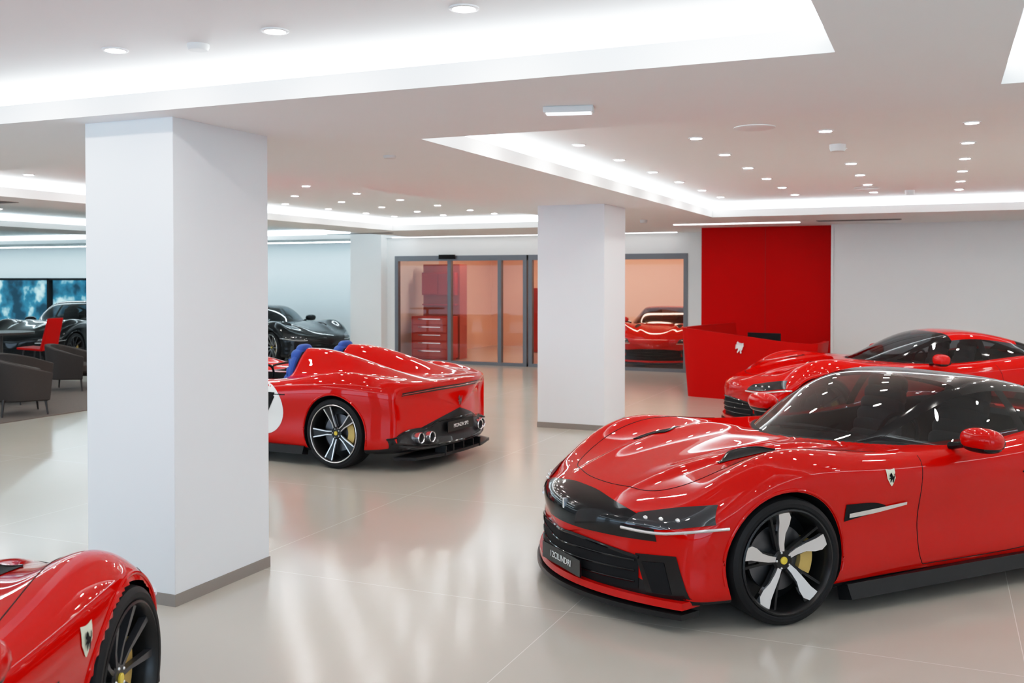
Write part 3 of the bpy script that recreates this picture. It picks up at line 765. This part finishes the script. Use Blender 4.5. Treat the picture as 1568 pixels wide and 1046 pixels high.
b = MB(); dx = Vector((2.06, -.55, 0)).normalized(); horse(b, Vector((-2.95, 15.94, .86)), dx, (0, .0, 1), .19, 0); b.obj('logo', [M('logo_silver', (.85, .85, .85), .4)], e, fix=False)

def cyl(name, x, y, z, r, h, m):
    b = MB(); b.lathe([(0, 0), (r*.85, 0), (r, h*.5), (r, h)], 32, 0, Matrix.Translation((x, y, z-h)) @ Matrix.Rotation(D(90), 4, 'X')); return b.obj(name, [m])
OFFW = M('fitting_white', (.75, .75, .74), .4)
e = empty('emergency_light', (-1.91, 5.22, H), D(14)); b = MB(); b.box(-.14, .14, -.045, .045, -.035, 0); b.obj('housing', [OFFW], e, bevel=.006)
b = MB(); b.box(-.125, .125, -.035, .035, -.042, -.034); b.obj('diffuser', [M('diffuser', (.9, .95, 1), .3, emis=(.85, .93, 1), es=1.5)], e)
cyl('smoke_detector', -3.45, 4.0, HT, .055, .03, OFFW); cyl('smoke_detector', -3.95, 6.75, H, .05, .02, OFFW)
cyl('ceiling_speaker', -1.35, 7.9, HT, .16, .012, OFFW); cyl('ceiling_speaker', -.9, 13.7, HT, .16, .012, OFFW)
cyl('security_camera', -.85, 9.2, HT, .07, .06, OFFW); cyl('smoke_detector', -4.45, 15.7, H, .06, .05, OFFW); cyl('security_camera', -.4, 14.3, HT, .06, .06, OFFW)
VENT = M('vent_grey', (.22, .2, .19), .6)
for (x0, x1, y0, y1) in ((-1.9, -.6, 17.0, 17.2), (-12.1, -10.5, 17.9, 18.1), (-13.0, -10.6, 8.6, 9.0)):
    b = MB(); b.box(x0, x1, y0, y1, H-.006, H+.0); 
    for k in range(3): yy = y0+(y1-y0)*(k+.5)/3; b.box(x0+.02, x1-.02, yy-.008, yy+.008, H-.012, H-.006)
    b.obj('air_vent', [VENT])

# ------------------------------------------------------------------ lounge on the left
RZ = .016
BRN = M('armchair_brown', (.035, .025, .021), .7, nscale=60, namp=.2)
LEG = M('leg_dark', (.02, .015, .013), .4)
def armchair(x, y, rz, s=1):
    e = empty('armchair', (x, y, RZ), rz)
    b = MB(); n = 15
    outer = []; 
    for i in range(n):
        a = math.pi*(i/(n-1)); outer.append((.40*math.cos(a), .36*math.sin(a)+.02))
    pts = [(.40, -.36)]+outer+[(-.40, -.36)]
    V = []; N = len(pts)
    for i, (px, py) in enumerate(pts):
        t = max(0, (py+.36)/.74); zt = .60+.20*t; k = .80
        V += [(px*.94, py*.94, .20), (px*1.04, py*1.04, zt), (px*k, py*k, zt), (px*.78, py*.78, .20)]
    F = []
    for i in range(N-1):
        for q in range(4): F.append((i*4+q, i*4+(q+1) % 4, (i+1)*4+(q+1) % 4, (i+1)*4+q))
    F += [(0, 1, 2, 3), tuple((N-1)*4+q for q in (3, 2, 1, 0))]
    b.add(V, F); b.obj('shell', [BRN], e, 50, bevel=.02)
    b = MB(); b.ball((0, -.04, .38), (.33, .33, .09), 0, p=.5); b.obj('seat_cushion', [BRN], e)
    b = MB()
    for lx in (-.3, .3):
        for ly in (-.28, .26): b.tube([(lx*1.1, ly*1.1, 0), (lx, ly, .24)], [.012, .02], 0)
    b.obj('legs', [LEG], e)
armchair(-12.15, 10.3, D(150)); armchair(-13.3, 11.2, D(190)); armchair(-14.0, 12.9, D(120)); armchair(-12.9, 8.9, D(30))
e = empty('bar_table', (-15.2, 12.5, .0)); b = MB(); b.lathe([(0, 0), (.55, 0), (.55, .035), (0, .035)], 40, 0, Matrix.Translation((0, 0, .98)) @ Matrix.Rotation(D(90), 4, 'X')); b.tube([(0, 0, .03), (0, 0, .99)], .04); b.lathe([(0, 0), (.28, 0), (.28, .02), (0, .025)], 32, 0, Matrix.Translation((0, 0, 0.014+.025)) @ Matrix.Rotation(D(90), 4, 'X')); b.obj('table', [LEG], e)
e = empty('lounge_chair', (-16.6, 14.5, 0.0), D(-75)); e.scale = (1.1, 1.1, 1.08); b = MB()
b.add([(-.24, -.25, .55), (.24, -.25, .55), (.24, .2, .52), (-.24, .2, .52), (-.22, .34, 1.08), (.22, .34, 1.08), (-.24, -.25, .51), (.24, -.25, .51), (.24, .24, .48), (-.24, .24, .48), (-.22, .38, 1.08), (.22, .38, 1.08)],
      [(0, 1, 2, 3), (3, 2, 5, 4), (7, 6, 9, 8), (8, 9, 10, 11), (4, 5, 11, 10), (0, 6, 7, 1), (1, 7, 8, 2), (2, 8, 11, 5), (0, 3, 9, 6), (3, 4, 10, 9)])
b.obj('seat_shell', [DESK], e, bevel=.012); b = MB()
for lx in (-.2, .2):
    for ly in (-.2, .2): b.tube([(lx*1.15, ly*1.15, 0.0), (lx*.8, ly*.8, .5)], .012)
b.obj('legs', [LEG], e)
b = MB(); b.box(-17.5, -11.6, 8.3, 14.0, 0, .012); b.obj('rug', [M('rug_taupe', (.13, .105, .09), .9, nscale=40, namp=.2)])

e = empty('window_2', (0, 0, 0)); b = MB()
for x in (-33, -30.6, -28.2, -25.8, -23.4, -21, -18.5): b.box(x-.05, x+.05, 22.95, 23.1, .15, 1.97)
b.box(-33, -18.5, 22.95, 23.1, 1.9, 1.97); b.box(-33, -18.5, 22.95, 23.1, .15, .22); b.obj('frame', [DARK], e)
b = MB(); b.add([(-33, 23.03, .2), (-18.5, 23.03, .2), (-18.5, 23.03, 1.92), (-33, 23.03, 1.92)], [(0, 1, 2, 3)]); b.obj('glass_pane', [GLASS('window_glass', (.75, .92, .97), .03)], e, fix=False)
NIGHT = bpy.data.materials.new('blue_display'); NIGHT.use_nodes = True; nt = NIGHT.node_tree; bs = nt.nodes['Principled BSDF']
n1 = nt.nodes.new('ShaderNodeTexNoise'); n1.inputs['Scale'].default_value = 1.3; n1.inputs['Detail'].default_value = 6
cr = nt.nodes.new('ShaderNodeValToRGB'); cr.color_ramp.elements[0].position = .40; cr.color_ramp.elements[0].color = (.01, .05, .08, 1); cr.color_ramp.elements[1].position = .60; cr.color_ramp.elements[1].color = (.75, .97, 1, 1)
el = cr.color_ramp.elements.new(.52); el.color = (.04, .24, .36, 1)
tc = nt.nodes.new('ShaderNodeTexCoord'); nt.links.new(tc.outputs['Object'], n1.inputs['Vector']); nt.links.new(n1.outputs['Fac'], cr.inputs[0]); nt.links.new(cr.outputs[0], bs.inputs['Emission Color']); bs.inputs['Emission Strength'].default_value = 1.2; bs.inputs['Base Color'].default_value = (.01, .02, .03, 1)
b = MB(); b.box(-36, -17, 23.6, 23.65, .0, 2.4); b.obj('display_backdrop', [NIGHT])

# ------------------------------------------------------------------ world + camera
w = bpy.data.worlds.new('World'); scene.world = w; w.use_nodes = True
bg = w.node_tree.nodes['Background']; bg.inputs[0].default_value = (.58, .79, 1.0, 1); bg.inputs[1].default_value = 4.0
cam = bpy.data.cameras.new('camera'); co = bpy.data.objects.new('camera', cam); scene.collection.objects.link(co)
co.location = (0, 0, 1.95); co.rotation_euler = (D(89), 0, D(23.35)); cam.lens = 35; cam.sensor_width = 36; cam.shift_y = -.0443
cam.clip_start = .05; cam.clip_end = 200
cam.dof.use_dof = True; cam.dof.focus_distance = 6.3; cam.dof.aperture_fstop = 3.5
scene.camera = co
